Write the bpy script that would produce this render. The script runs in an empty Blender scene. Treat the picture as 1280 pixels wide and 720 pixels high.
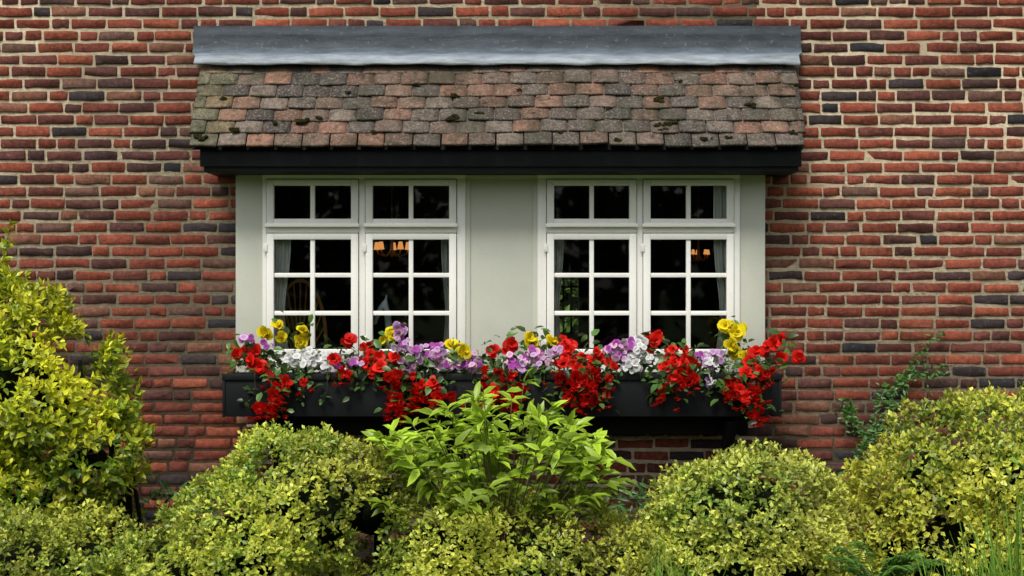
import bpy, math, random
import numpy as np
from mathutils import Vector
R = np.random.default_rng(7)
random.seed(7)
D = bpy.data
SC = bpy.context.scene
COL = SC.collection

# scale: 200 photo px per metre on the wall plane, eye point 10 m from wall, 1.6 m high
def X(px, d=0.0): return (px-640)/200*(10-d)/10
def Z(py, d=0.0): return 1.6+(360-py)/200*(10-d)/10
def S(p, d=0.0): return p/200*(10-d)/10

# ------------------------------------------------------------------ materials
def newmat(name):
    m = D.materials.new(name); m.use_nodes = True
    nt = m.node_tree; b = nt.nodes['Principled BSDF']
    return m, nt, b
def N(nt, t, **kw):
    n = nt.nodes.new(t)
    for k, v in kw.items():
        if k in n.inputs: n.inputs[k].default_value = v
        else: setattr(n, k, v)
    return n
def noise(nt, scale, detail=4, rough=.6, vec=None):
    n = N(nt, 'ShaderNodeTexNoise'); n.inputs['Scale'].default_value = scale
    n.inputs['Detail'].default_value = detail; n.inputs['Roughness'].default_value = rough
    if vec is None:
        tc = N(nt, 'ShaderNodeTexCoord'); vec = tc.outputs['Object']
    nt.links.new(vec, n.inputs['Vector']); return n
def ramp(nt, src, stops):
    r = nt.nodes.new('ShaderNodeValToRGB')
    while len(r.color_ramp.elements) < len(stops): r.color_ramp.elements.new(.5)
    for e, (p, c) in zip(r.color_ramp.elements, stops):
        e.position = p; e.color = (c[0], c[1], c[2], 1) if hasattr(c, '__len__') else (c, c, c, 1)
    nt.links.new(src, r.inputs['Fac']); return r
def mix(nt, a, b, fac, mode='MIX'):
    m = nt.nodes.new('ShaderNodeMix'); m.data_type = 'RGBA'; m.blend_type = mode
    for v, i in ((fac, 0), (a, 6), (b, 7)):
        if hasattr(v, 'links'): nt.links.new(v, m.inputs[i])
        elif hasattr(v, '__len__'): m.inputs[i].default_value = (*v[:3], 1)
        else: m.inputs[i].default_value = v
    return m.outputs[2]
def bump(nt, b, src, strength=.5, dist=.01):
    bp = nt.nodes.new('ShaderNodeBump'); bp.inputs['Strength'].default_value = strength
    bp.inputs['Distance'].default_value = dist
    nt.links.new(src, bp.inputs['Height']); nt.links.new(bp.outputs[0], b.inputs['Normal'])
def attr(nt):
    a = nt.nodes.new('ShaderNodeAttribute'); a.attribute_name = 'col'; return a.outputs['Color']

def mat_brick():
    m, nt, b = newmat('brick'); a = attr(nt)
    n1 = noise(nt, 30, 7, .75); n2 = noise(nt, 150, 3, .6); n3 = noise(nt, 32, 6, .8); n4 = noise(nt, 1.1, 3, .5)
    c = mix(nt, a, ramp(nt, n1.outputs[0], [(.3, .35), (.7, 1.65)]).outputs[0], .9, 'MULTIPLY')
    c = mix(nt, c, ramp(nt, n4.outputs[0], [(.35, .70), (.65, 1.10)]).outputs[0], .8, 'MULTIPLY')
    c = mix(nt, c, (.42, .34, .25), ramp(nt, n3.outputs[0], [(.59, 0), (.74, .6)]).outputs[0])
    c = mix(nt, c, (.02, .014, .013), ramp(nt, n2.outputs[0], [(.58, 0), (.70, .8)]).outputs[0])
    nt.links.new(c, b.inputs['Base Color']); b.inputs['Roughness'].default_value = .88
    b.inputs['Specular IOR Level'].default_value = .25
    bump(nt, b, mix(nt, n1.outputs[0], n2.outputs[0], .35), 1, .012); return m
def mat_mortar():
    m, nt, b = newmat('mortar')
    n1 = noise(nt, 45, 5, .7); n4 = noise(nt, .8, 4, .6); n3 = noise(nt, 7, 4, .7)
    c = ramp(nt, n1.outputs[0], [(.3, (.42, .34, .22)), (.7, (.74, .63, .45))]).outputs[0]
    c = mix(nt, c, (.26, .20, .13), ramp(nt, n4.outputs[0], [(.47, .0), (.65, .75)]).outputs[0])
    c = mix(nt, c, (.13, .09, .065), ramp(nt, n3.outputs[0], [(.58, 0), (.72, .6)]).outputs[0])
    nt.links.new(c, b.inputs['Base Color']); b.inputs['Roughness'].default_value = .95
    b.inputs['Specular IOR Level'].default_value = .1
    bump(nt, b, n1.outputs[0], 1, .01); return m
def mat_tile():
    m, nt, b = newmat('clay_tile'); a = attr(nt)
    n1 = noise(nt, 25, 6, .7); n2 = noise(nt, 75, 6, .75); n3 = noise(nt, 4, 5, .7); n5 = noise(nt, 14, 5, .8)
    c = mix(nt, a, ramp(nt, n1.outputs[0], [(.3, .45), (.7, 1.5)]).outputs[0], .85, 'MULTIPLY')
    c = mix(nt, c, (.32, .31, .28), ramp(nt, n2.outputs[0], [(.51, 0), (.66, .7)]).outputs[0])
    c = mix(nt, c, (.05, .05, .03), ramp(nt, n3.outputs[0], [(.46, 0), (.64, .7)]).outputs[0])
    c = mix(nt, c, (.02, .02, .014), ramp(nt, n5.outputs[0], [(.55, 0), (.66, .8)]).outputs[0])
    nt.links.new(c, b.inputs['Base Color']); b.inputs['Roughness'].default_value = .9
    b.inputs['Specular IOR Level'].default_value = .2
    bump(nt, b, n2.outputs[0], .9, .008); return m
def mat_paint(name, c, var=.12, rough=.45, dirt=(.3, .3, .24), dirtamt=.3, spec=.5):
    m, nt, b = newmat(name)
    n1 = noise(nt, 3, 5, .6); n2 = noise(nt, 60, 4, .6)
    k = mix(nt, c, [v*(1-var) for v in c], ramp(nt, n1.outputs[0], [(.35, 0), (.65, 1)]).outputs[0])
    k = mix(nt, k, dirt, ramp(nt, n2.outputs[0], [(.55, 0), (.8, dirtamt)]).outputs[0])
    nt.links.new(k, b.inputs['Base Color']); b.inputs['Roughness'].default_value = rough
    b.inputs['Specular IOR Level'].default_value = spec
    bump(nt, b, n2.outputs[0], .15, .003); return m
def mat_lead():
    m, nt, b = newmat('lead_flashing')
    tc = N(nt, 'ShaderNodeTexCoord'); mp = N(nt, 'ShaderNodeMapping'); mp.inputs['Scale'].default_value = (1, 4, 4)
    nt.links.new(tc.outputs['Object'], mp.inputs[0])
    n1 = noise(nt, 5, 6, .7, mp.outputs[0]); n2 = noise(nt, 40, 4, .6); a = attr(nt)
    c = mix(nt, a, ramp(nt, n1.outputs[0], [(.3, .5), (.7, 1.5)]).outputs[0], .9, 'MULTIPLY')
    c = mix(nt, c, (.30, .32, .33), ramp(nt, n2.outputs[0], [(.60, 0), (.78, .3)]).outputs[0])
    nt.links.new(c, b.inputs['Base Color']); b.inputs['Roughness'].default_value = .6; b.inputs['Metallic'].default_value = .1
    b.inputs['Specular IOR Level'].default_value = .2
    bump(nt, b, n1.outputs[0], .5, .01); return m
def mat_leaf(name='leaf', transl=.25, rough=.45, spec=.4):
    m, nt, b = newmat(name); a = attr(nt)
    nt.links.new(a, b.inputs['Base Color']); b.inputs['Roughness'].default_value = rough
    b.inputs['Specular IOR Level'].default_value = spec
    t = nt.nodes.new('ShaderNodeBsdfTranslucent'); nt.links.new(a, t.inputs[0])
    ms = nt.nodes.new('ShaderNodeMixShader'); ms.inputs[0].default_value = transl
    nt.links.new(b.outputs[0], ms.inputs[1]); nt.links.new(t.outputs[0], ms.inputs[2])
    nt.links.new(ms.outputs[0], nt.nodes['Material Output'].inputs[0]); return m
def mat_glass():
    m, nt, b = newmat('window_glass'); nt.nodes.remove(b)
    t = nt.nodes.new('ShaderNodeBsdfTransparent'); t.inputs[0].default_value = (.9, .93, .9, 1)
    g = nt.nodes.new('ShaderNodeBsdfGlossy'); g.inputs['Roughness'].default_value = .02
    f = nt.nodes.new('ShaderNodeFresnel'); f.inputs[0].default_value = 1.5
    n = noise(nt, 2.5, 2, .5); bp = nt.nodes.new('ShaderNodeBump'); bp.inputs['Strength'].default_value = .08
    nt.links.new(n.outputs[0], bp.inputs['Height']); nt.links.new(bp.outputs[0], g.inputs['Normal'])
    ms = nt.nodes.new('ShaderNodeMixShader'); nt.links.new(f.outputs[0], ms.inputs[0])
    nt.links.new(t.outputs[0], ms.inputs[1]); nt.links.new(g.outputs[0], ms.inputs[2])
    nt.links.new(ms.outputs[0], nt.nodes['Material Output'].inputs[0]); return m
def mat_emit(name, c, s):
    m, nt, b = newmat(name); b.inputs['Base Color'].default_value = (*c, 1)
    b.inputs['Emission Color'].default_value = (*c, 1); b.inputs['Emission Strength'].default_value = s; return m
def mat_ground(name, c1, c2, sc=4):
    m, nt, b = newmat(name); n1 = noise(nt, sc, 8, .7)
    nt.links.new(ramp(nt, n1.outputs[0], [(.35, c1), (.65, c2)]).outputs[0], b.inputs['Base Color'])
    b.inputs['Roughness'].default_value = .95; b.inputs['Specular IOR Level'].default_value = .1
    bump(nt, b, n1.outputs[0], 1, .05); return m

M_brick = mat_brick(); M_mortar = mat_mortar(); M_tile = mat_tile(); M_lead = mat_lead()
M_white = mat_paint('white_gloss_paint', (.86, .85, .79), .05, .35, (.5, .5, .42), .25)
M_sage = mat_paint('pale_sage_render', (.55, .56, .47), .09, .7, (.38, .38, .31), .3)
M_black = mat_paint('black_paint', (.007, .008, .009), .3, .6, (.03, .03, .028), .3, .2)
M_leaf = mat_leaf('leaf', .3, .38, .45); M_petal = mat_leaf('petal', .3, .55, .2)
M_glass = mat_glass()
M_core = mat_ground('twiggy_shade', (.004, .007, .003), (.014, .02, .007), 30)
M_soil = mat_ground('soil', (.02, .014, .01), (.06, .045, .03), 25)
M_lawn = mat_ground('lawn_grass', (.04, .07, .02), (.07, .10, .03), 3)
M_room = mat_paint('room_wallpaper', (.07, .055, .04), .2, .9, (.04, .03, .03), .2)
M_curtain = mat_leaf('curtain_cloth', .15, .9, .1)
M_brass = mat_paint('brass', (.55, .32, .08), .2, .35)
M_cane = mat_paint('cane', (.55, .25, .08), .3, .6)
M_shade = mat_emit('lit_lampshade', (1, .40, .12), .75)
M_rooftile = mat_ground('roof_tiles', (.06, .035, .025), (.14, .07, .05), 12)
M_moss = mat_ground('moss', (.012, .012, .005), (.06, .055, .015), 60)

# ------------------------------------------------------------------ mesh builder
class MB:
    def __init__(s): s.v = []; s.c = []; s.f = []; s.n = 0
    def add(s, v, faces, col=(1, 1, 1), mat=0):
        v = np.asarray(v, float).reshape(-1, 3)
        c = np.broadcast_to(np.asarray(col, float), (len(v), 3))
        s.v.append(v); s.c.append(c)
        if isinstance(faces, np.ndarray): faces = [faces]
        for f in faces:
            f = np.asarray(f, int)
            if f.ndim == 1: f = f[None]
            s.f.append((f+s.n, mat))
        s.n += len(v)
    def box(s, x0, x1, y0, y1, z0, z1, col=(1, 1, 1), mat=0):
        v = [(x, y, z) for z in (z0, z1) for y in (y0, y1) for x in (x0, x1)]
        s.add(v, np.array([(0, 2, 3, 1), (4, 5, 7, 6), (0, 1, 5, 4), (2, 6, 7, 3), (0, 4, 6, 2), (1, 3, 7, 5)]), col, mat)
    def tube(s, pts, r0, r1, col=(1, 1, 1), mat=0, k=6):
        pts = np.asarray(pts, float); n = len(pts)
        t = np.gradient(pts, axis=0); t /= np.linalg.norm(t, axis=1)[:, None]+1e-9
        ref = np.array([.31, .9, .2]); a = np.cross(t, ref); a /= np.linalg.norm(a, axis=1)[:, None]+1e-9; b = np.cross(t, a)
        rr = np.linspace(r0, r1, n)[:, None, None]; th = np.arange(k)/k*2*np.pi
        v = pts[:, None]+rr*(a[:, None]*np.cos(th)[None, :, None]+b[:, None]*np.sin(th)[None, :, None])
        i = np.arange(n-1)[:, None]*k; j = np.arange(k)[None]; j2 = (j+1) % k
        f = np.stack([i+j, i+j2, i+k+j2, i+k+j], -1).reshape(-1, 4)
        s.add(v.reshape(-1, 3), [f, np.arange(k), np.arange(k)+(n-1)*k], col, mat)
    def build(s, name, mats, parent=None, smooth=False, bevel=0):
        me = D.meshes.new(name); v = np.concatenate(s.v); c = np.concatenate(s.c)
        me.vertices.add(len(v)); me.vertices.foreach_set('co', v.astype(np.float32).ravel())
        loops = np.concatenate([f.ravel() for f, _ in s.f])
        tot = np.concatenate([np.full(len(f), f.shape[1]) for f, _ in s.f])
        mi = np.concatenate([np.full(len(f), m) for f, m in s.f])
        me.loops.add(len(loops)); me.loops.foreach_set('vertex_index', loops.astype(np.int32))
        me.polygons.add(len(tot)); me.polygons.foreach_set('loop_start', np.concatenate([[0], np.cumsum(tot)[:-1]]).astype(np.int32))
        me.polygons.foreach_set('material_index', mi.astype(np.int32))
        me.update(calc_edges=True)
        a = me.color_attributes.new('col', 'FLOAT_COLOR', 'POINT')
        a.data.foreach_set('color', np.concatenate([c, np.ones((len(c), 1))], 1).astype(np.float32).ravel())
        for m in mats: me.materials.append(m)
        if smooth: me.polygons.foreach_set('use_smooth', np.ones(len(tot), bool))
        me.validate()
        o = D.objects.new(name, me); COL.objects.link(o)
        if parent: o.parent = parent
        if bevel:
            b = o.modifiers.new('bevel', 'BEVEL'); b.width = bevel; b.segments = 2; b.limit_method = 'ANGLE'
        return o
def empty(name):
    o = D.objects.new(name, None); COL.objects.link(o); return o
def nrm(a): return a/(np.linalg.norm(a, axis=-1, keepdims=True)+1e-9)

T5 = (np.array([(0, 0, 0), (.5, -.5, .10), (.5, .5, .10), (1, 0, -.08), (.5, 0, 0)]), np.array([0, 1, 1, .9, 0]),
      [np.array([(0, 2, 4), (0, 4, 1), (4, 2, 3), (1, 4, 3)])])
T8 = (np.array([(0, 0, 0), (.3, -.45, .06), (.3, 0, .0), (.3, .45, .06), (.68, -.36, .0), (.68, 0, -.06), (.68, .36, .0), (1, 0, -.2)]),
      np.array([0, 1, 0, 1, 1, 0, 1, .6]),
      [np.array([(0, 3, 2), (0, 2, 1), (5, 6, 7), (4, 5, 7)]), np.array([(2, 3, 6, 5), (1, 2, 5, 4)])])
TP = (np.array([(0, -.1, 0), (0, .1, 0), (.45, -.48, .10), (.45, 0, .0), (.45, .48, .10), (.8, -.5, .02), (.8, 0, .06), (.8, .5, .02), (1, -.22, -.06), (1.03, .2, -.02)]),
      np.array([0, 0, .6, .3, .6, 1, .7, 1, 1, 1]),
      [np.array([(0, 1, 3), (0, 3, 2), (1, 4, 3)]), np.array([(2, 3, 6, 5), (3, 4, 7, 6), (5, 6, 9, 8)]), np.array([(6, 7, 9)])])
def leaves(mb, P, d, n, L, W, ce, cc, T=T5, mat=0):
    t, ef, fs = T; m = len(P); d = nrm(d); s = nrm(np.cross(d, n)); n = np.cross(s, d)
    L = np.broadcast_to(L, m)[:, None, None]; W = np.broadcast_to(W, m)[:, None, None]
    v = P[:, None]+d[:, None]*t[None, :, 0:1]*L+s[:, None]*t[None, :, 1:2]*W+n[:, None]*t[None, :, 2:3]*L
    ce = np.broadcast_to(ce, (m, 3)); cc = np.broadcast_to(cc, (m, 3))
    c = cc[:, None]*(1-ef[None, :, None])+ce[:, None]*ef[None, :, None]
    k = len(t); F = [(np.arange(m)[:, None, None]*k+f[None]).reshape(-1, f.shape[1]) for f in fs]
    mb.add(v.reshape(-1, 3), F, c.reshape(-1, 3), mat)
def wob(p, f, seed, k=7):
    r = np.random.default_rng(seed); o = 0
    for i in range(k):
        o = o+np.sin(p@(nrm(r.normal(size=3))*f*(.6+.9*r.random()))+r.random()*6.28)
    return o/k**.5

# ------------------------------------------------------------------ house
house = empty('brick_house')
OX0, OX1, OZ0, OZ1 = -1.66, 1.53, 1.06, 2.36
WX, WT = 6.5, 5.1
def brick_wall():
    mb = MB(); rec = []
    rows = int(WT/.075)
    for k in range(rows):
        z = k*.075
        segs = [(-WX, WX)]
        if z+.07 > OZ0 and z < OZ1: segs = [(-WX, OX0), (OX1, WX)]
        for a, b in segs:
            x = a - random.random()*.2
            while x < b-.02:
                L = .215 if random.random() < .72 else .104
                L *= random.uniform(.96, 1.03)
                x0 = max(x, a); x1 = min(x+L, b)
                if x1-x0 > .03: rec.append((x0, x1, z+random.uniform(-.002, .002), k))
                x += L+random.uniform(.011, .018)
    rec = np.array(rec); n = len(rec); L = rec[:, 1]-rec[:, 0]; H = .0550+R.normal(0, .0018, n)
    c = .005
    u = np.stack([0*L+c, L*.33, L*.67, L-c, L, L, L-c, L*.67, L*.33, 0*L+c, 0*L, 0*L], 1)
    h = H[:, None]; v = np.concatenate([np.tile([[0, 0, 0, 0]], (n, 1)), 0*h+c, h-c, h, h, h, h, h-c, 0*h+c], 1)
    u = u+R.normal(0, .0018, u.shape); v = v+R.normal(0, .0023, v.shape)
    cu = L[:, None]/2; cv = h/2
    ins = .0035
    ui = cu+(u-cu)*(1-2*ins/L[:, None]); vi = cv+(v-cv)*(1-2*ins/h)
    proud = R.uniform(-.004, .004, n)[:, None]; tl = R.normal(0, .02, n)[:, None]; tv = R.normal(0, .04, n)[:, None]
    yf = proud+(ui-cu)*tl+(vi-cv)*tv+R.normal(0, .0006, u.shape)
    x0 = rec[:, 0:1]; z0 = rec[:, 2:3]
    r0 = np.stack([x0+u, 0*u+.04, z0+v], -1); r1 = np.stack([x0+u, yf+.005, z0+v], -1); r2 = np.stack([x0+ui, yf, z0+vi], -1)
    V = np.concatenate([r0, r1, r2], 1)
    base = np.arange(n)[:, None, None]*36; j = np.arange(12); j2 = (j+1) % 12
    q = np.concatenate([np.stack([j, j2, j2+12, j+12], 1), np.stack([j+12, j2+12, j2+24, j+24], 1)])
    Q = (base+q[None]).reshape(-1, 4); G = np.arange(n)[:, None]*36+24+j[None]
    pal = np.array([(.225, .054, .030), (.18, .046, .029), (.27, .072, .038), (.135, .042, .030), (.095, .038, .030), (.20, .085, .052), (.045, .032, .032), (.075, .038, .032), (.028, .025, .027), (.13, .066, .048)])
    w = np.array([.22, .19, .12, .13, .09, .06, .05, .05, .04, .05]); w /= w.sum()
    cc = pal[R.choice(10, n, p=w)]*R.uniform(.75, 1.2, (n, 1))
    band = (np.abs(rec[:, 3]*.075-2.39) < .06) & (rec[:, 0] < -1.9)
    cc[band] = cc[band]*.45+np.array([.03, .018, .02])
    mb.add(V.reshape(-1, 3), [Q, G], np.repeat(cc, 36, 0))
    mb.build('front_wall_bricks', [M_brick], house)
    mb = MB(); y0, y1 = .0075, .15
    mb.box(-WX, OX0, y0, y1, 0, WT); mb.box(OX1, WX, y0, y1, 0, WT)
    mb.box(OX0, OX1, y0, y1, 0, OZ0); mb.box(OX0, OX1, y0, y1, OZ1, WT)
    mb.build('front_wall_mortar', [M_mortar], house)
    mb = MB()
    mb.box(-WX, -WX+.2, .151, 6, 0, WT); mb.box(WX-.2, WX, .151, 6, 0, WT)
    mb.build('side_walls', [M_mortar], house)
    mb = MB()   # main roof of the house, above the picture
    e = .5; v = [(-WX-e, -.35, WT-.1), (WX+e, -.35, WT-.1), (WX+e, 3, WT+2.2), (-WX-e, 3, WT+2.2), (-WX-e, 6.5, WT-.1), (WX+e, 6.5, WT-.1)]
    mb.add(v, [np.array([(0, 1, 2, 3), (3, 2, 5, 4)]), np.array([(0, 3, 4), (1, 5, 2)])])
    mb.build('main_roof', [M_rooftile], house)
brick_wall()

# ---- interior room
mb = MB(); rx0, rx1, ry0, ry1, rz0, rz1 = -2.3, 2.3, .16, 4.4, .25, 2.6
mb.box(rx0-.1, rx0, ry0, ry1, rz0, rz1); mb.box(rx1, rx1+.1, ry0, ry1, rz0, rz1)
mb.box(rx0-.1, rx1+.1, ry0, ry1, rz0-.1, rz0); mb.box(rx0-.1, rx1+.1, ry0, ry1, rz1, rz1+.1)
wx0, wx1, wz0, wz1 = .40, .60, 1.2, 1.72
mb.box(rx0-.1, wx0, ry1, ry1+.1, rz0-.1, rz1+.1); mb.box(wx1, rx1+.1, ry1, ry1+.1, rz0-.1, rz1+.1)
mb.box(wx0, wx1, ry1, ry1+.1, rz0-.1, wz0); mb.box(wx0, wx1, ry1, ry1+.1, wz1, rz1+.1)
for x in (.465, .535): mb.box(x-.009, x+.009, ry1+.03, ry1+.06, wz0, wz1)
for z in (1.35, 1.48, 1.61): mb.box(wx0, wx1, ry1+.031, ry1+.059, z-.009, z+.009)
mb.build('living_room', [M_room], house)

# ---- bay: panels and frames
B = .14
def bx(px): return X(px, B)
def bz(py): return Z(py, B)
mb = MB()
mb.box(bx(294), bx(328), -.125, .155, 1.03, bz(211)); mb.box(bx(925), bx(957), -.125, .155, 1.03, bz(211))
mb.box(bx(582), bx(672), -.125, -.02, 1.03, bz(211))
mb.build('bay_panels', [M_sage], house, bevel=.003)
mb = MB()
mb.box(bx(582)-.001, bx(582)+.03, -.132, -.126, 1.03, bz(223)); mb.box(bx(672)-.03, bx(672)+.001, -.132, -.126, 1.03, bz(223))
mb.box(bx(582), bx(672), -.1321, -.1261, bz(222.9), bz(216))
mb.build('panel_beading', [M_sage], house, bevel=.002)
mb = MB()
mb.box(bx(294)-.01, bx(957)+.01, -.19, .155, 1.0, 1.03)
def frame_unit(f0, f1, cs):
    y0, y1 = -.14, -.04
    mb.box(bx(f0), bx(f1), y0, y1, bz(223.5), bz(211))           # head
    mb.box(bx(f0), bx(cs[0][0])-.001, y0, y1, bz(444), bz(223.5)); mb.box(bx(cs[1][1])+.001, bx(f1), y0, y1, bz(444), bz(223.5))
    mb.box(bx(cs[0][1])+.001, bx(cs[1][0])-.001, y0, y1, bz(444), bz(223.5))
    mb.box(bx(f0), bx(f1), y0, y1, 1.03, bz(444))
    for a, b in cs: mb.box(bx(a), bx(b), y0+.001, y1, bz(291), bz(284))
    for a, b in cs:
        for (t, bo, bars) in ((224.5, 283, []), (292, 443, [344, 391.5])):
            ys, ye = -.156, -.10; st = 9.5
            a_, b_ = a+.5, b-.5
            mb.box(bx(a_), bx(a+st), ys, ye, bz(bo), bz(t)); mb.box(bx(b-st), bx(b_), ys, ye, bz(bo), bz(t))
            mb.box(bx(a+st), bx(b-st), ys+.0005, ye, bz(t+7.5), bz(t)); mb.box(bx(a+st), bx(b-st), ys+.0005, ye, bz(bo), bz(bo-(9.5 if not bars else 6.5)))
            m = (a+b)/2; z0 = bz(bo-8); z1 = bz(t+7.5)
            mb.box(bx(m-2.8), bx(m+2.8), ys+.010, ye-.002, z0, z1)
            for q in bars:
                mb.box(bx(a+st), bx(m-2.8), ys+.012, ye-.003, bz(q+2.8), bz(q-2.8)); mb.box(bx(m+2.8), bx(b-st), ys+.012, ye-.003, bz(q+2.8), bz(q-2.8))
        mb.box(bx(a-1), bx(b+1), -.178, -.157, bz(284), bz(279.5))   # drip mould
        for q in (310, 425): mb.box(bx(a-3), bx(a+2), -.163, -.157, bz(q+5), bz(q-5))
frame_unit(328, 582, [(333, 448.5), (456.5, 571)])
frame_unit(672, 925, [(683, 796), (803.5, 917.5)])
mb.build('window_frames', [M_white], house, bevel=.0025)
mb = MB()
for a, b in ((333, 571), (683, 917)):
    mb.add([(bx(a), -.118, bz(443)), (bx(b), -.118, bz(443)), (bx(b), -.118, bz(224)), (bx(a), -.118, bz(224))], np.array([(0, 1, 2, 3)]))
mb.build('window_glass', [M_glass], house)

# ---- bay roof
mb = MB()
mb.box(-1.845, 1.715, -.425, .0, 2.296, 2.425)
mb.box(-1.865, 1.73, -.442, -.426, 2.325, 2.43)
for x0, x1 in ((-1.87, -1.84), (1.68, 1.71)):
    mb.add([(x0, -.42, 2.426), (x0, 0, 2.426), (x0, 0, 2.97), (x1, -.42, 2.426), (x1, 0, 2.426), (x1, 0, 2.97)],
           [np.array([(0, 2, 1), (3, 4, 5)]), np.array([(0, 3, 5, 2), (0, 1, 4, 3), (1, 2, 5, 4)])])
mb.build('bay_fascia_and_soffit', [M_black], house, bevel=.004)
mb = MB()
ey, ez = -.50, 2.425; ty, tz = -.075, 2.985
sl = math.hypot(ty-ey, tz-ez); dv = np.array([0, (ty-ey)/sl, (tz-ez)/sl]); nv = np.array([0, -dv[2], dv[1]])
rx0_, rx1_ = -1.925, 1.755
pal = np.array([(.135, .085, .060), (.165, .090, .060), (.115, .078, .060), (.20, .10, .065), (.09, .07, .057), (.13, .10, .078), (.075, .06, .05)])
gauge = sl/7
for r in range(7):
    x = rx0_-(.083 if r % 2 else 0)+random.uniform(-.015, .015)
    while x < rx1_-.02:
        w = .165*random.uniform(.97, 1.02)
        a = max(x, rx0_)+random.uniform(0, .005); b = min(x+w, rx1_)
        if b-a > .03:
            s0 = r*gauge+random.uniform(-.006, .005); ln = min(.24, sl+.03-s0)
            n = 5; us = np.linspace(0, 1, n); sk = random.uniform(-.007, .007); lift = .026*min(1, ln/.2)+random.uniform(-.004, .008)
            sag = .006*math.sin(a*2.1+1)+.003*math.sin(a*5)
            top = []; bot = []
            for si, s in enumerate((s0+0, s0+.010, s0+ln)):
                for uu in us:
                    edge = (0 if 0 < uu < 1 else .003) if si == 0 else 0
                    jit = random.uniform(-.002, .002) if si == 0 else 0
                    h = lift*(1-(s-s0)/ln)+.003*math.sin(math.pi*uu)+.012+sag-(.003 if si == 0 else 0)
                    xx = a+(b-a-.004)*uu
                    p = np.array([xx, ey, ez])+dv*(s+edge+jit+sk*(uu-.5))+nv*h
                    top.append(p); bot.append(p-nv*.016)
            v = np.array(top+bot); m = 15; F = []
            for si in range(2):
                for i in range(n-1):
                    q = si*n+i; F.append((q, q+1, q+n+1, q+n)); F.append((m+q, m+q+n, m+q+n+1, m+q+1))
            for i in range(n-1): F.append((i, m+i, m+i+1, i+1))
            for si in range(2):
                q = si*n; F.append((q, q+n, m+q+n, m+q)); q = si*n+n-1; F.append((q, m+q, m+q+n, q+n))
            c = pal[random.randrange(7)]*random.uniform(.7, 1.3)
            if a < rx0_+.12: c = c*.6+np.array([.05, .055, .02])
            cl = np.tile(c, (30, 1)); cl[15:20] *= .3; cl[0:5] *= .75  # lower tile edges darkened, painting the shadow line under each course
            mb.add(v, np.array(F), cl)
        x += w+.002
mb.build('bay_roof_tiles', [M_tile], house)
mb = MB()
mb.add([(rx0_+.02, ey+.03, ez-.002), (rx1_-.02, ey+.03, ez-.002), (rx1_-.02, ty+.03, tz-.005), (rx0_+.02, ty+.03, tz-.005)], np.array([(0, 1, 2, 3)]))
mb.build('roof_underlay', [M_black], house)
# moss cushions
mb = MB()
import bmesh
bm = bmesh.new(); bmesh.ops.create_icosphere(bm, subdivisions=3, radius=1)
IV = np.array([v.co[:] for v in bm.verts]); IF = np.array([[v.index for v in f.verts] for f in bm.faces]); bm.free()
def onroof(px, py):
    f = (185-py)/107; return np.array([X(px, .3), ey, ez])+dv*f*sl+nv*.042
spots = [(350, 158, .018), (383, 157, .03), (402, 152, .015), (565, 152, .022), (568, 124, .016), (600, 146, .016), (822, 131, .026), (830, 160, .024), (826, 167, .016), (875, 178, .02), (938, 136, .018), (700, 170, .012), (470, 170, .012), (760, 140, .012), (300, 168, .02), (258, 176, .024), (280, 128, .014), (648, 118, .013), (905, 176, .014), (520, 110, .014), (770, 180, .018), (985, 170, .015), (850, 105, .012), (435, 120, .012)]
for px, py, s in spots:
    for k in range(8):
        p = onroof(px, py)+np.array([random.gauss(0, s*.8), 0, 0])+dv*random.gauss(0, s*.35)
        ss = s*random.uniform(.3, .75)
        v = IV*(1+.25*wob(IV*1.0, 9, k+int(px))[:, None])
        v = v[:, 0:1]*np.array([1, 0, 0])*ss*1.2+v[:, 1:2]*dv*ss*.8+v[:, 2:3]*nv*ss*.5
        mb.add(p+v, IF)
mb.build('roof_moss', [M_moss], house, smooth=True)
# lead flashing
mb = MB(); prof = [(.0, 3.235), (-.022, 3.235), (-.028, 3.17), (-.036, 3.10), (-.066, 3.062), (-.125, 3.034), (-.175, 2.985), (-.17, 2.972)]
pc = [(.030, .038, .046)]*3+[(.04, .05, .06), (.09, .115, .14), (.20, .23, .26), (.26, .29, .31), (.1, .1, .1)]  # sky caught by the lower slope is painted in as lighter colour
nx = 90; xs = np.linspace(-1.985, 1.80, nx); v = []; c = []
for i, x in enumerate(xs):
    for j, (y, z) in enumerate(prof):
        k = .003*math.sin(x*9+j)+.002*math.sin(x*23+2*j) if 1 < j else 0
        e = 0
        if j >= 5 and (i < 3 or i > nx-4): e = .03 if i < 3 else -.03
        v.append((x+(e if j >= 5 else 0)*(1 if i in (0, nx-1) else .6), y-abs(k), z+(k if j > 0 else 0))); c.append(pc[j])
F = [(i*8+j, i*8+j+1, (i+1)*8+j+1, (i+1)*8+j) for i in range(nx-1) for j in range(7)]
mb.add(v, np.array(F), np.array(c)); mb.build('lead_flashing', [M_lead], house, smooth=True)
# bay base under the planter
mb = MB(); mb.box(X(320, .2), X(936, .2), -.18, .0, .70, .998)
for px in (345, 560, 720, 912):
    x = X(px, .3); mb.add([(x-.03, -.181, .8), (x+.03, -.181, .8), (x-.03, -.181, .5), (x+.03, -.181, .5), (x-.03, -.42, .8), (x+.03, -.42, .8)],
        [np.array([(0, 1, 3, 2), (4, 5, 1, 0), (4, 2, 3, 5)]), np.array([(0, 2, 4), (1, 5, 3)])])
mb.build('bay_base', [M_black], house, bevel=.004)

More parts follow.
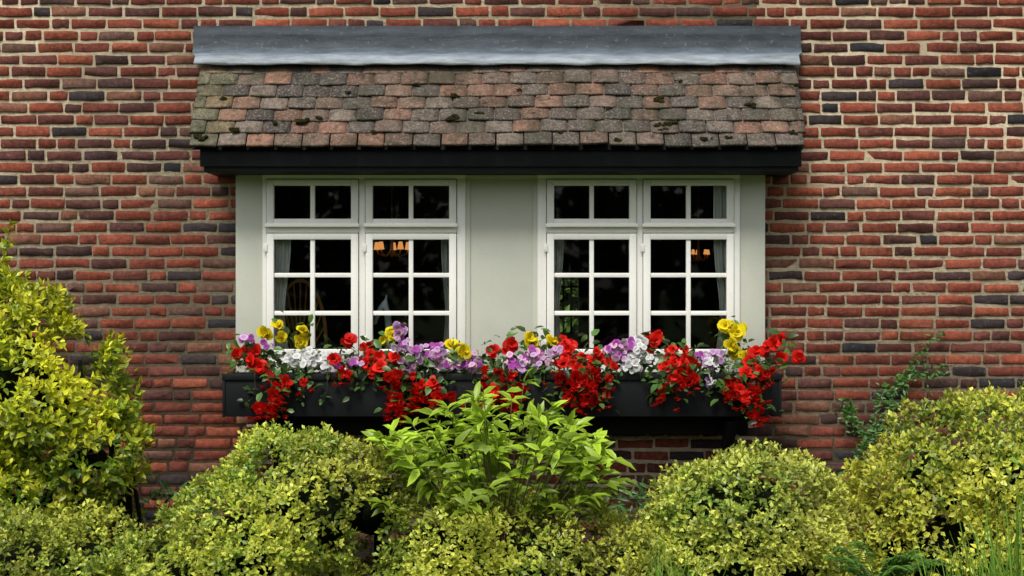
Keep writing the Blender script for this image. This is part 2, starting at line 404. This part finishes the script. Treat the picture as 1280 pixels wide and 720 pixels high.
# ------------------------------------------------------------------ planter
box = empty('window_planter_box')
mb = MB(); x0, x1, z0, z1 = X(279, .45), X(976, .45), .832, 1.085
mb.box(x0, x1, -.45, -.43, z0, z1); mb.box(x0, x1, -.215, -.195, z0, z1)
mb.box(x0, x0+.02, -.429, -.216, z0, z1); mb.box(x1-.02, x1, -.429, -.216, z0, z1); mb.box(x0+.02, x1-.02, -.429, -.216, z0+.002, z0+.02)
mb.box(x0-.006, x1+.006, -.462, -.451, z1-.035, z1+.004)
mb.box(x0-.004, x0+.012, -.458, -.451, z0-.003, z1-.036); mb.box(x1-.012, x1+.004, -.458, -.451, z0-.003, z1-.036)
mb.build('planks', [M_black], box, bevel=.003)
mb = MB(); mb.box(x0+.02, x1-.02, -.429, -.216, z0+.03, z1-.03); mb.build('soil', [M_soil], box)

# ------------------------------------------------------------------ flowers
RED = np.array((.78, .016, .008)); YEL = np.array((.90, .72, .012)); WHT = np.array((.86, .86, .84)); LIL = np.array((.72, .44, .74)); MAG = np.array((.48, .09, .45)); PNK = np.array((.82, .48, .66))
def rosette(mb, c, f, r, col, layers=3, narrow=1.0):
    c = np.asarray(c, float); f = nrm(np.asarray(f, float))
    a = nrm(np.cross(f, [.3, .2, .93])); b = np.cross(f, a)
    spec = [(6, 1.0, 12), (6, .85, 35), (5, .62, 58), (4, .4, 76)][:layers+1]
    for n, s, tilt in spec:
        ph = random.random()*6.28; th = ph+np.arange(n)/n*6.283+R.normal(0, .2, n)
        tl = np.radians(tilt+R.normal(0, 14, n))[:, None]
        rad = np.cos(th)[:, None]*a+np.sin(th)[:, None]*b
        d = rad*np.cos(tl)+f*np.sin(tl); nn = f*np.cos(tl)-rad*np.sin(tl)
        L = r*s*R.uniform(.75, 1.2, n)
        cv = col*R.uniform(.65, 1.15, (n, 1))
        leaves(mb, np.repeat((c+f*.003*(3-s*3))[None], n, 0), d, nn+R.normal(0, .2, (n, 3)), L, L*1.0*narrow, np.clip(cv, 0, .9), cv*np.array([.75, .7, .7]), TP, 1)
def smallflower(mb, c, f, r, col, eye):
    c = np.asarray(c, float); f = nrm(np.asarray(f, float)); a = nrm(np.cross(f, [.3, .2, .93])); b = np.cross(f, a)
    th = random.random()*6+np.arange(5)/5*6.283; rad = np.cos(th)[:, None]*a+np.sin(th)[:, None]*b
    leaves(mb, np.repeat(c[None], 5, 0), rad+f*.15, np.repeat(f[None], 5, 0)+R.normal(0, .1, (5, 3)), r*R.uniform(.9, 1.1, 5), r*1.15, col*R.uniform(.85, 1.05), eye, TP, 1)
def bunch_leaves(mb, c, spread, n, L, dark=1.0, T=T8):
    P = np.asarray(c)+R.normal(0, 1, (n, 3))*np.asarray(spread)
    d = R.normal(0, 1, (n, 3))*np.array([1, .7, .6])+np.array([0, -.4, -.05]); nn = R.normal(0, .5, (n, 3))+np.array([0, -.5, .9])
    l = L*R.uniform(.6, 1.15, n); g = np.array([(.055, .135, .025)])*R.uniform(.4, 1.9, (n, 1))*dark+R.uniform(0, .03, (n, 1))*np.array([[1, .8, 0]])
    leaves(mb, P, d, nn, l, l*.62, g, g*.7, T, 0)
def F3(px, py, d): return np.array([X(px, d), -d, Z(py, d)])
def stems(mb, a, b, r=.0025, col=(.06, .08, .02), arch=.03):
    t = np.linspace(0, 1, 6)[:, None]; a = np.asarray(a); b = np.asarray(b)
    p = a*(1-t)+b*t+np.array([0, -arch, arch*1.2])*np.sin(t*np.pi); mb.tube(p, r, r*.6, col, 0, 5)
def fdir(): return np.array([random.gauss(0, .45), -1, random.gauss(.25, .45)])

def begonia(name, col, spots, root, rr=(.028, .050), leafn=26, narrow=1.0):
    mb = MB(); root = np.array([X(root, .33), -.33, 1.05])
    for (px, py, n) in spots:
        hang = py > 462; d = .51 if hang else (.43 if py > 440 else .35)
        c0 = F3(px, py, d)
        stems(mb, root+np.array([random.gauss(0, .05), 0, 0]), c0, arch=.05 if not hang else .09)
        for k in range(n):
            c = c0+np.array([random.gauss(0, .034), random.gauss(0, .025)-.01, random.gauss(0, .030)])
            f = fdir()
            if hang: f[2] -= .85
            rosette(mb, c, f, random.uniform(*rr), col, 3 if not hang else 2, narrow if not hang else .66)
            if hang:   # pendant buds
                for q in range(2):
                    b = c+np.array([random.gauss(0, .04), -.01, -.035-random.random()*.03])
                    rosette(mb, b, (random.gauss(0, .2), -.3, -1), .024, col*.9, 1, .5)
        bunch_leaves(mb, c0+np.array([0, .02, .01]), (.05, .025, .042), 11 if hang else 9, .07)
    bunch_leaves(mb, root+np.array([0, -.04, .06]), (.10, .045, .035), leafn, .085)
    mb.build(name, [M_leaf, M_petal], None, smooth=True)
begonia('red_begonia', RED, [(304, 440, 3), (318, 452, 4), (330, 460, 2), (345, 478, 2), (345, 506, 5), (340, 514, 3), (372, 476, 2)], 330)
begonia('red_begonia', RED, [(430, 432, 2), (432, 464, 3), (458, 440, 3), (462, 452, 3), (487, 450, 4), (478, 462, 2), (497, 463, 2)], 460, leafn=40)
begonia('red_begonia', RED, [(490, 483, 3), (520, 476, 4), (545, 480, 4), (540, 494, 4), (517, 501, 3), (498, 512, 4), (505, 498, 3)], 530)
begonia('red_begonia', RED, [(627, 434, 3), (612, 470, 2), (618, 484, 4), (604, 497, 5), (640, 490, 4), (632, 470, 2), (636, 503, 3)], 622, leafn=40)
begonia('red_begonia', RED, [(712, 432, 3), (705, 448, 3), (722, 452, 4), (740, 450, 4), (700, 468, 4), (722, 472, 5), (748, 466, 4), (758, 456, 2), (712, 488, 3), (745, 500, 4), (738, 482, 2)], 728)
begonia('red_begonia', RED, [(822, 425, 4), (812, 434, 2), (845, 440, 3), (835, 452, 4), (856, 450, 4), (865, 470, 3), (845, 472, 4), (828, 488, 3)], 842)
begonia('red_begonia', RED, [(970, 434, 5), (980, 446, 2), (945, 452, 3), (955, 464, 3), (938, 474, 3), (912, 486, 4), (905, 480, 2), (942, 490, 3), (938, 508, 5), (946, 514, 2)], 945)
begonia('yellow_begonia', YEL, [(355, 416, 3), (378, 418, 3)], 368, (.038, .056), leafn=14)
begonia('yellow_begonia', YEL, [(482, 425, 3)], 482, (.03, .042), leafn=14)
begonia('yellow_begonia', YEL, [(570, 435, 4), (575, 446, 2)], 570, (.038, .056), leafn=14)
begonia('yellow_begonia', YEL, [(660, 431, 3), (676, 425, 3)], 668, (.034, .048), leafn=14)
begonia('yellow_begonia', YEL, [(908, 414, 3), (914, 427, 3), (926, 438, 2)], 912, (.040, .056), leafn=14)
def bedding(name, cols, areas, r=.022):
    mb = MB()
    for (px, py, w, h, n) in areas:
        bunch_leaves(mb, F3(px, py+4, .38), (S(w)*.7, .04, S(h)*.8), n//2+8, .05, .9)
        for k in range(int(n*1.35)):
            p = F3(px+random.gauss(0, w*.6), py+random.gauss(0, h*.65), .45+random.uniform(-.05, .05))
            cc = random.choice(cols)*random.uniform(.85, 1.1)
            smallflower(mb, p, fdir()+np.array([0, 0, .2]), r*random.uniform(.7, 1.2), np.clip(cc, 0, .9), np.clip(cc*.6, 0, .9))
        stems(mb, F3(px, 462, .36), F3(px, py, .38))
    mb.build(name, [M_leaf, M_petal], None, smooth=True)
bedding('white_impatiens', [WHT], [(388, 449, 14, 9, 26), (408, 452, 14, 9, 20), (365, 450, 8, 6, 8)])
bedding('white_impatiens', [WHT], [(795, 448, 13, 13, 32), (802, 432, 8, 6, 8), (785, 460, 8, 6, 8)])
bedding('white_impatiens', [WHT, LIL], [(887, 476, 6, 6, 9), (895, 447, 10, 8, 10)])
bedding('lilac_petunia', [LIL, PNK, LIL*.8, MAG], [(500, 412, 6, 14, 14), (505, 428, 6, 8, 7), (523, 440, 14, 8, 24), (545, 445, 12, 8, 20), (515, 454, 12, 6, 14)])
bedding('lilac_petunia', [LIL, PNK, MAG], [(590, 455, 11, 6, 18), (562, 458, 10, 6, 9), (652, 456, 12, 6, 22), (668, 446, 12, 8, 18), (640, 448, 8, 6, 6)])
bedding('lilac_petunia', [LIL, MAG, PNK], [(766, 438, 12, 8, 22), (785, 436, 10, 8, 12), (693, 437, 6, 5, 6)])
bedding('lilac_petunia', [LIL, WHT, MAG], [(310, 424, 8, 5, 9), (330, 432, 8, 5, 7), (440, 452, 8, 6, 8), (420, 448, 8, 5, 6), (880, 448, 8, 6, 10)])
mb = MB()
for px in range(290, 970, 9):
    bunch_leaves(mb, F3(px, 452+random.uniform(-7, 7), .34), (.04, .05, .035), 9, .06, .75)
for px in range(320, 960, 30):
    q = 474+random.uniform(-3, 22); bunch_leaves(mb, F3(px+random.uniform(-10, 10), q, .475), (.03, .01, .03), 7, .05, .8)
    stems(mb, F3(px, 462, .40), F3(px, q+6, .475), arch=.05)
mb.build('trailing_plant_foliage', [M_leaf], None, smooth=True)

# ------------------------------------------------------------------ bushes
def bush(name, ells, dens, L, asp, cy, cg, seed, leaf_n=7, T=T5, lump=.06, up=.5, gap=.15, ymix=.0, shoots=(), core=.14):
    r = np.random.default_rng(seed); ob = empty(name)
    E = [(np.array([X(cx, d), -d, Z(cyy, d)]), np.array([S(rx, d), rd, S(rz, d)])) for cx, cyy, rx, rz, d, rd in ells]
    P = []; Nn = []; DP = []
    for i, (c, a) in enumerate(E):
        area = 4*np.pi*((a[0]*a[1])**1.6/3+(a[0]*a[2])**1.6/3+(a[1]*a[2])**1.6/3)**(1/1.6)
        n = int(area*dens); u = nrm(r.normal(size=(n, 3)))
        keep = (r.random(n) < np.where(u[:, 1] > .35, .3, 1)); u = u[keep]; n = len(u)
        nn = nrm(u/a); q = c+u*a
        lp = wob(q, 9, seed)*lump+wob(q, 26, seed+1)*lump*.55
        depth = r.random(n)**2
        q = q+nn*(lp-depth*.10)[:, None]
        ok = (q[:, 2] > .03)
        for j, (c2, a2) in enumerate(E):
            if j != i: ok &= (((q-c2)/a2)**2).sum(1) > .86
        ok &= ~((wob(q, 16, seed+5) < -.9) & (r.random(n) < gap*4) & (depth < .6))
        P.append(q[ok]); Nn.append(nn[ok]); DP.append(depth[ok])
    P = np.concatenate(P); Nn = np.concatenate(Nn); DP = np.concatenate(DP); n = len(P)
    ax = nrm(Nn*.8+np.array([0, -.1, up])+r.normal(0, .35, (n, 3)))
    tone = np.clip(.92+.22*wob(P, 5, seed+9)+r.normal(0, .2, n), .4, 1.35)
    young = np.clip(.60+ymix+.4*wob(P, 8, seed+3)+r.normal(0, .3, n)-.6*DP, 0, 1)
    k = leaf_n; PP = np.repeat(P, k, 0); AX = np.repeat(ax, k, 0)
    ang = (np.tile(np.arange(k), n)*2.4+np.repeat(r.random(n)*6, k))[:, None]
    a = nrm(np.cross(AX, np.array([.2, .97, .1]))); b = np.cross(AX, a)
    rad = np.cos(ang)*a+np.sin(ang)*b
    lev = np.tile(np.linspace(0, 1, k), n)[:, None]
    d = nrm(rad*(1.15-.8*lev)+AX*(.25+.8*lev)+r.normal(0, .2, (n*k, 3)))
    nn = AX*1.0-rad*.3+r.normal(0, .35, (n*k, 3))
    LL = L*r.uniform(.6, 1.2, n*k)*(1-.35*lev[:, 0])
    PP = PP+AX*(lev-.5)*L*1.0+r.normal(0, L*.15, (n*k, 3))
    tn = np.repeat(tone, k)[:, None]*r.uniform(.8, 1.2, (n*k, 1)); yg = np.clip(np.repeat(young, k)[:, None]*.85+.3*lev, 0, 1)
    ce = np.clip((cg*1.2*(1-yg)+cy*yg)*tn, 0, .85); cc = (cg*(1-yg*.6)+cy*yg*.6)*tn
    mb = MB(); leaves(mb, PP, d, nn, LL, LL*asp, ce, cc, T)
    for (a0, b0, m) in shoots:
        a0 = np.array(a0); b0 = np.array(b0); t = np.linspace(0, 1, 8)[:, None]
        pts = a0*(1-t)+b0*t+np.array([.03, 0, 0])*np.sin(t*3.1); mb.tube(pts, .004, .0015, (.08, .1, .03))
        tt = r.random(m)*.85+.15; p = a0+(b0-a0)*tt[:, None]+np.array([.03, 0, 0])*np.sin(tt*3.1)[:, None]
        dd = nrm(r.normal(0, 1, (m, 3)))+nrm(b0-a0)*.7
        cce = cy*r.uniform(.6, 1.1, (m, 1)); leaves(mb, p, dd, r.normal(0, .6, (m, 3))+np.array([0, 0, 1]), L*r.uniform(.7, 1.1, m), L*asp, cce, cg*1.2, T)
    mb.build('leaves', [M_leaf], ob)
    mb = MB()
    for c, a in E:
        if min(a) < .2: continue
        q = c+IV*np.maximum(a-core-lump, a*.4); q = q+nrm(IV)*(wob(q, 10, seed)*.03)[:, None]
        q[:, 2] = np.maximum(q[:, 2], .0); mb.add(q, IF)  # near-black filler core added to block see-through, standing in for inner shade
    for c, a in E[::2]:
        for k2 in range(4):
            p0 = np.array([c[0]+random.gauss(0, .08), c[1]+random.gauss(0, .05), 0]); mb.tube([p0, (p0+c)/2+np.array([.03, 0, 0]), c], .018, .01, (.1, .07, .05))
    mb.build('dark_core_and_branches', [M_core], ob, smooth=True)
    return ob
bush('golden_euonymus_bush', [(5, 480, 105, 118, 1.1, .5), (60, 500, 85, 95, 1.2, .5), (140, 515, 34, 26, 1.25, .22), (110, 575, 70, 54, 1.2, .4), (160, 560, 26, 30, 1.2, .2), (-90, 470, 150, 150, 1.1, .5), (50, 640, 110, 70, 1.2, .45), (-60, 640, 150, 90, 1.2, .45), (100, 450, 32, 34, 1.2, .3), (35, 395, 32, 34, 1.2, .25)],
     560, .062, .5, np.array((.80, .76, .03)), np.array((.10, .22, .02)), 3, 7, T8, .065, .5, .45, .12,
     shoots=[((X(-20, 1), -1.0, Z(380, 1)), (X(12, 1), -1.0, Z(278, 1)), 34), ((X(-30, 1), -1.1, Z(380, 1)), (X(-12, 1), -1.1, Z(290, 1)), 26), ((X(25, 1), -1.1, Z(390, 1)), (X(38, 1), -1.1, Z(344, 1)), 16), ((X(70, 1), -1.1, Z(430, 1)), (X(92, 1), -1.1, Z(378, 1)), 18), ((X(120, 1), -1.2, Z(480, 1)), (X(140, 1), -1.2, Z(434, 1)), 16), ((X(160, 1), -1.2, Z(510, 1)), (X(186, 1), -1.2, Z(476, 1)), 14)])
bush('clipped_golden_hedge', [(395, 635, 118, 98, 2.0, .5), (300, 690, 105, 88, 2.1, .5), (470, 640, 80, 80, 1.9, .45), (215, 715, 75, 55, 2.1, .4), (60, 700, 150, 55, 2.1, .45), (-70, 690, 120, 70, 2.0, .45), (560, 700, 120, 85, 2.0, .5), (680, 705, 120, 82, 2.0, .5), (790, 715, 90, 62, 2.0, .45), (400, 800, 200, 110, 2.0, .5), (650, 820, 200, 110, 2.0, .5), (130, 790, 160, 80, 2.1, .45)],
     1300, .038, .6, np.array((.80, .80, .11)), np.array((.15, .26, .03)), 11, 6, T5, .045, .5, .3, .12)
bush('round_clipped_bush', [(932, 648, 122, 92, 2.0, .5), (935, 710, 128, 90, 2.0, .5), (850, 705, 60, 60, 2.0, .4), (930, 800, 150, 90, 2.0, .5)],
     1400, .038, .6, np.array((.82, .82, .14)), np.array((.15, .27, .035)), 21, 6, T5, .035, .5, .3, .14)
bush('golden_shrub', [(1180, 600, 95, 82, 1.5, .5), (1245, 590, 95, 90, 1.6, .5), (1120, 640, 72, 74, 1.5, .4), (1310, 600, 110, 105, 1.5, .5), (1200, 700, 150, 95, 1.6, .5), (1085, 690, 50, 55, 1.6, .35), (1300, 740, 150, 110, 1.6, .5)],
     900, .048, .54, np.array((.82, .79, .10)), np.array((.13, .24, .03)), 31, 7, T5, .06, .5, .35, .14)

# ---- bright leafy plant in the centre
mb = MB(); root = np.array([X(625, 2), -2.0, .05]); r = np.random.default_rng(5)
tips = []
for i in range(100):
    px = r.uniform(475, 768); f = (px-622)/150
    topy = 492+60*abs(f)**1.7+ (12 if px > 640 else 0)
    py = topy+r.random()**1.2*(635-topy)
    tips.append((px, py, 2.4-r.random()*.8))
tips += [(655, 478, 2.1), (640, 500, 2.2), (598, 500, 2.1), (560, 512, 2.1), (690, 508, 2.0), (515, 530, 2.1), (478, 548, 2.2), (735, 545, 2.1), (768, 575, 2.1), (776, 600, 2.1), (500, 560, 2.4), (585, 630, 2.6), (560, 600, 2.6), (610, 610, 2.6)]
for px, py, d in tips:
    tip = np.array([X(px, d), -d, Z(py, d)]); t = np.linspace(0, 1, 9)[:, None]
    mid = root*.45+tip*.55+np.array([0, 0, .12]); p = root*(1-t)**2+2*mid*t*(1-t)+tip*t**2
    mb.tube(p, .005, .0018, (.12, .12, .04))
    m = 11; tt = r.uniform(.72, 1.0, m)[:, None]; tt[-3:] = 1
    q = root*(1-tt)**2+2*mid*tt*(1-tt)+tip*tt**2
    tang = nrm(tip-mid); d_ = nrm(tang*.5+r.normal(0, .75, (m, 3))*np.array([1, .8, .4])+np.array([0, -.15, -.15]))
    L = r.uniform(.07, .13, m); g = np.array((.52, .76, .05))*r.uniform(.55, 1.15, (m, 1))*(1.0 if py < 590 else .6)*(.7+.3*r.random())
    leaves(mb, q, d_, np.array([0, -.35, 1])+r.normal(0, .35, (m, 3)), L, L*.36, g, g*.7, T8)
mb.build('nandina_shrub', [M_leaf], None, smooth=True)

# ---- climber on the wall, ferns, grasses, low plants
def sprays(name, lines, L, col, per, asp=.4, T=T5, sp=.02, rad=.003):
    mb = MB()
    for pts in lines:
        P = np.array([[X(a, d), -d, Z(b, d)] for a, b, d in pts]); t = np.linspace(0, len(P)-1, 14)
        q = np.stack([np.interp(t, np.arange(len(P)), P[:, i]) for i in range(3)], 1); q[:, 0] += .012*np.sin(t*5)
        mb.tube(q, rad, rad*.4, (.05, .06, .02), 0, 5)
        m = per; s = R.uniform(1, 13, m); pp = np.stack([np.interp(s, np.arange(14), q[:, i]) for i in range(3)], 1)+R.normal(0, sp, (m, 3))*np.array([1, .5, 1])
        d = R.normal(0, 1, (m, 3))*np.array([1, .4, .8])+np.array([0, -.2, .2]); l = L*R.uniform(.5, 1.2, m)
        c = np.array(col)*R.uniform(.5, 1.5, (m, 1)); leaves(mb, pp, d, np.array([0, -1, .5])+R.normal(0, .4, (m, 3)), l, l*asp, c, c*.8, T)
    mb.build(name, [M_leaf], None)
sprays('wall_climber', [[(1060, 640, .1), (1085, 560, .08), (1115, 490, .06), (1150, 445, .05), (1185, 408, .05)], [(1050, 640, .1), (1075, 575, .09), (1095, 520, .07), (1105, 480, .05)],
    [(1065, 640, .12), (1110, 570, .1), (1140, 520, .08), (1165, 500, .05)], [(1085, 560, .08), (1062, 520, .06), (1058, 505, .05)], [(1115, 490, .06), (1140, 470, .05), (1180, 465, .05)],
    [(1040, 650, .2), (1050, 600, .2), (1080, 550, .15), (1130, 530, .1)], [(1075, 600, .15), (1100, 540, .12), (1120, 500, .1)]], .042, (.08, .20, .035), 130)
sprays('low_garden_plant', [[(190+i*14, 700, .5), (195+i*13, 650, .5), (188+i*15+8*(i % 3), 606+7*(i % 4), .55)] for i in range(6)], .075, (.09, .20, .05), 34, .35, T8, .03)
sprays('low_garden_plant', [[(770+i*8, 720, .5), (775+i*7, 660, .5), (765+i*10, 600+9*(i % 3), .5)] for i in range(7)], .065, (.09, .20, .05), 30, .35, T8, .025)
def fern(name, base, fronds, L, col):
    mb = MB(); base = np.array(base)
    for a, rise, rch in fronds:
        out = np.array([math.cos(a), math.sin(a), 0]); t = np.linspace(0, 1, 14)[:, None]
        q = base+out*rch*t+np.array([0, 0, 1])*(rise*(1.9*t-1.15*t*t)); mb.tube(q, .003, .001, (.05, .08, .02), 0, 5)
        tt = np.linspace(.12, 1, 26); p = np.stack([np.interp(tt, t[:, 0], q[:, i]) for i in range(3)], 1)
        side = np.array([-out[1], out[0], 0])
        for sg in (-1, 1):
            l = L*np.sin(np.pi*np.clip(tt*.9+.08, 0, 1))**.8+.004
            c = np.array(col)*R.uniform(.7, 1.3, (26, 1)); leaves(mb, p, sg*side+out*.4+R.normal(0, .08, (26, 3)), np.array([0, 0, 1])+R.normal(0, .15, (26, 3)), l, .014, c, c*.8, T5)
    mb.build(name, [M_leaf], None)
fern('fern', (X(1100, 2.6), -2.6, .14), [(random.uniform(0, 6.28), random.uniform(.22, .34), random.uniform(.2, .36)) for _ in range(16)], .06, (.10, .23, .035))
mb = MB()
for px, d, h in [(1255, 4.2, .84), (1225, 4.0, .70), (1275, 4.3, .92), (1190, 3.9, .62), (850, 3.2, .5), (870, 3.3, .46)]:
    for k in range(34):
        b = np.array([X(px, d)+random.gauss(0, .05), -d+random.gauss(0, .08), 0.0]); hh = h*random.uniform(.7, 1.05)
        ln = np.array([random.gauss(0, .10), random.gauss(0, .08), 0]); t = np.linspace(0, 1, 6)
        pts = b+ln*(t**2)[:, None]+np.array([0, 0, hh])*t[:, None]; w = .007*(1-t*.9)[:, None]*np.array([[1, .3, 0]])
        v = np.concatenate([pts-w, pts+w]); f = np.array([(i, i+1, i+7, i+6) for i in range(5)])
        mb.add(v, f, np.array((.18, .34, .04))*random.uniform(.5, 1.3))
mb.build('tall_grass', [M_leaf], None)

# ------------------------------------------------------------------ things indoors
def curtain(x0, x1, y, z0, z1, name='curtain'):
    mb = MB(); n = 50; t = np.linspace(0, 1, n); zz = np.linspace(z0, z1, 12); v = []
    for j, z in enumerate(zz):
        pin = 1-.25*math.exp(-((z-1.45)/.25)**2)
        for a in t: v.append((x0+(x1-x0)*a*pin, y+.018*math.sin(a*24+.4*math.sin(z*4)), z))
    F = [(j*n+i, j*n+i+1, (j+1)*n+i+1, (j+1)*n+i) for j in range(11) for i in range(n-1)]
    mb.add(v, np.array(F), (.75, .77, .74)); mb.build(name, [M_curtain], None, smooth=True)
zt, zb = 2.28, 1.08
curtain(X(333, 0), X(366, 0), -.05, zb, 1.95); curtain(X(574, 0), X(551, 0), .0, zb, 1.95)
curtain(X(680, 0), X(705, 0), .0, zb, 1.95); curtain(X(922, 0), X(890, 0), -.05, zb, zt)
def chandelier(px, py, dy, name, s=1.0):
    o = empty(name); c = np.array([(px-640)/200*(1+dy/10), dy, 1.6+(360-py)/200*(1+dy/10)])
    mb = MB(); mb.tube([c+[0, 0, -.05], c+[0, 0, .2], np.array([c[0], c[1], 2.6])], .012, .006, (1, 1, 1), 0, 8)
    sh = MB()
    for k in range(5):
        a = k*1.2566+.3; o2 = np.array([math.cos(a), math.sin(a), 0])*s
        mb.tube([c, c+o2*.06+[0, 0, -.05], c+o2*.12+[0, 0, -.03], c+o2*.13+[0, 0, .0]], .006, .005, (1, 1, 1), 0, 6)
        b = c+o2*.13; sh.tube([b+[0, 0, .0], b+[0, 0, .03*s], b+[0, 0, .06*s]], .026*s, .015*s, (1, 1, 1), 0, 12)
    mb.build('brass_arms', [M_brass], o, smooth=True); sh.build('shades', [M_shade], o, smooth=True)
chandelier(490, 312, 1.4, 'chandelier', .9); chandelier(873, 318, 2.0, 'chandelier', .6)
def skin_obj(name, pts, edges, rad, mat, sub=2):
    me = D.meshes.new(name); me.from_pydata(pts, edges, []); o = D.objects.new(name, me); COL.objects.link(o)
    m = o.modifiers.new('skin', 'SKIN')
    for v, r_ in zip(me.skin_vertices[0].data, rad): v.radius = (r_, r_*.8)
    me.skin_vertices[0].data[0].use_root = True
    s = o.modifiers.new('sub', 'SUBSURF'); s.levels = sub; s.render_levels = sub
    me.materials.append(mat); return o
M_horse = mat_paint('painted_horse', (.60, .70, .74), .2, .5)
hx, hy, hz = X(480, 0), .0, 1.335
pts = [(hx+.04, hy, hz-.24), (hx+.035, hy, hz-.02), (hx+.02, hy, hz+.11), (hx, hy, hz+.17), (hx-.025, hy, hz+.13), (hx-.05, hy, hz+.07), (hx-.06, hy, hz+.035),
       (hx+.012, hy-.016, hz+.19), (hx+.016, hy-.02, hz+.222), (hx+.012, hy+.016, hz+.19), (hx+.016, hy+.02, hz+.222)]
skin_obj('horse_figurine', pts, [(0, 1), (1, 2), (2, 3), (3, 4), (4, 5), (5, 6), (3, 7), (7, 8), (3, 9), (9, 10)], [.045, .036, .028, .026, .024, .017, .015, .009, .003, .009, .003], M_horse)
# cane chair
mb = MB(); cx, cy_ = X(374)*1.05, .5
arc = [(cx+.17*math.cos(a), cy_+.05, 1.25+.40*math.sin(a)) for a in np.linspace(0, math.pi, 16)]
mb.tube(arc, .014, .014)
for k in range(11):
    a = math.pi*(k+1)/12; mb.tube([(cx+.02*math.cos(a), cy_+.05, 1.1), (cx+.17*math.cos(a), cy_+.05, 1.25+.40*math.sin(a))], .007, .006)
for a, b in ((-1, -1), (1, -1), (-1, 1), (1, 1)):
    mb.tube([(cx+a*.19, cy_-.2+b*.22, .25), (cx+a*.18, cy_-.2+b*.2, .72)], .018, .016)
mb.box(cx-.22, cx+.22, cy_-.44, cy_+.05, .70, .74)
for a in (-1, 1): mb.tube([(cx+a*.17, cy_+.05, 1.25), (cx+a*.19, cy_+.04, .72)], .014, .014)
mb.build('cane_chair', [M_cane])

# ------------------------------------------------------------------ ground, garden behind house, trees across the garden
mb = MB(); g = 400; mb.add([(-g, -g, 0), (g, -g, 0), (g, g, 0), (-g, g, 0)], np.array([(0, 1, 2, 3)])); mb.build('ground', [M_lawn])
mb = MB(); mb.box(-6.5, 6.5, -3.0, -.01, -.05, .012); mb.build('garden_bed', [M_soil])
bush('garden_shrub', [(690, 420, 150, 170, -11.0, 1.2)], 60, .2, .5, np.array((.2, .3, .04)), np.array((.1, .2, .03)), 44, 6)
o = empty('tree_line'); mb = MB(); tk = MB(); r = np.random.default_rng(9)
for i in range(16):
    x = -38+i*5+r.normal(0, .8); y = -30+r.normal(0, 1.5); h = r.uniform(6, 8)
    tk.tube([(x, y, 0), (x+.2, y, h*.4), (x+.1, y, h*.75)], .3, .1, (.1, .07, .05))
    for k in range(5):
        a = r.random()*6.28; tk.tube([(x+.15, y, h*.35), (x+1.2*math.cos(a), y+1.2*math.sin(a), h*.6)], .1, .04, (.1, .07, .05))
    n = 1300; u = nrm(r.normal(size=(n, 3))); rad = r.random(n)**.3
    P = np.array([x, y, h*.52])+u*rad[:, None]*np.array([3.0, 2.4, h*.5]); P += u*wob(P, 1.6, i)[:, None]*.35; P[:, 2] = np.maximum(P[:, 2], .2)
    c = np.array((.045, .085, .02))*r.uniform(.5, 1.5, (n, 1)); leaves(mb, P, r.normal(size=(n, 3)), u+r.normal(0, .4, (n, 3)), .55, .38, c, c, T5)
mb.build('crowns', [M_leaf], o); tk.build('trunks', [M_core], o)

# ------------------------------------------------------------------ light
W = D.worlds.new('World'); SC.world = W; W.use_nodes = True; nt = W.node_tree
bg = nt.nodes['Background']; sky = nt.nodes.new('ShaderNodeTexSky'); sky.sky_type = 'NISHITA'; sky.sun_disc = False
EL, AZ = 56, 200
sky.sun_elevation = math.radians(EL); sky.sun_rotation = math.radians(AZ); sky.dust_density = 3; sky.air_density = 1
hs = nt.nodes.new('ShaderNodeHueSaturation'); hs.inputs['Saturation'].default_value = .3
nt.links.new(sky.outputs[0], hs.inputs['Color']); nt.links.new(hs.outputs[0], bg.inputs[0]); bg.inputs[1].default_value = .145
sl_ = D.lights.new('sun', 'SUN'); sl_.energy = 3.5; sl_.angle = math.radians(22); sl_.color = (1, .975, .92)
so = D.objects.new('sun', sl_); COL.objects.link(so)
a = math.radians(AZ); e = math.radians(EL); sd = Vector((math.sin(a)*math.cos(e), math.cos(a)*math.cos(e), math.sin(e)))
so.rotation_euler = (-sd).to_track_quat('-Z', 'Y').to_euler()

cam = D.cameras.new('camera'); co = D.objects.new('camera', cam); COL.objects.link(co)
co.location = (0, -10, 1.6); co.rotation_euler = (math.radians(90), 0, 0); cam.sensor_width = 36; cam.lens = 56.25; cam.clip_end = 2000
SC.camera = co
SC.view_settings.view_transform = 'Standard'; SC.view_settings.look = 'None'; SC.view_settings.exposure = 0
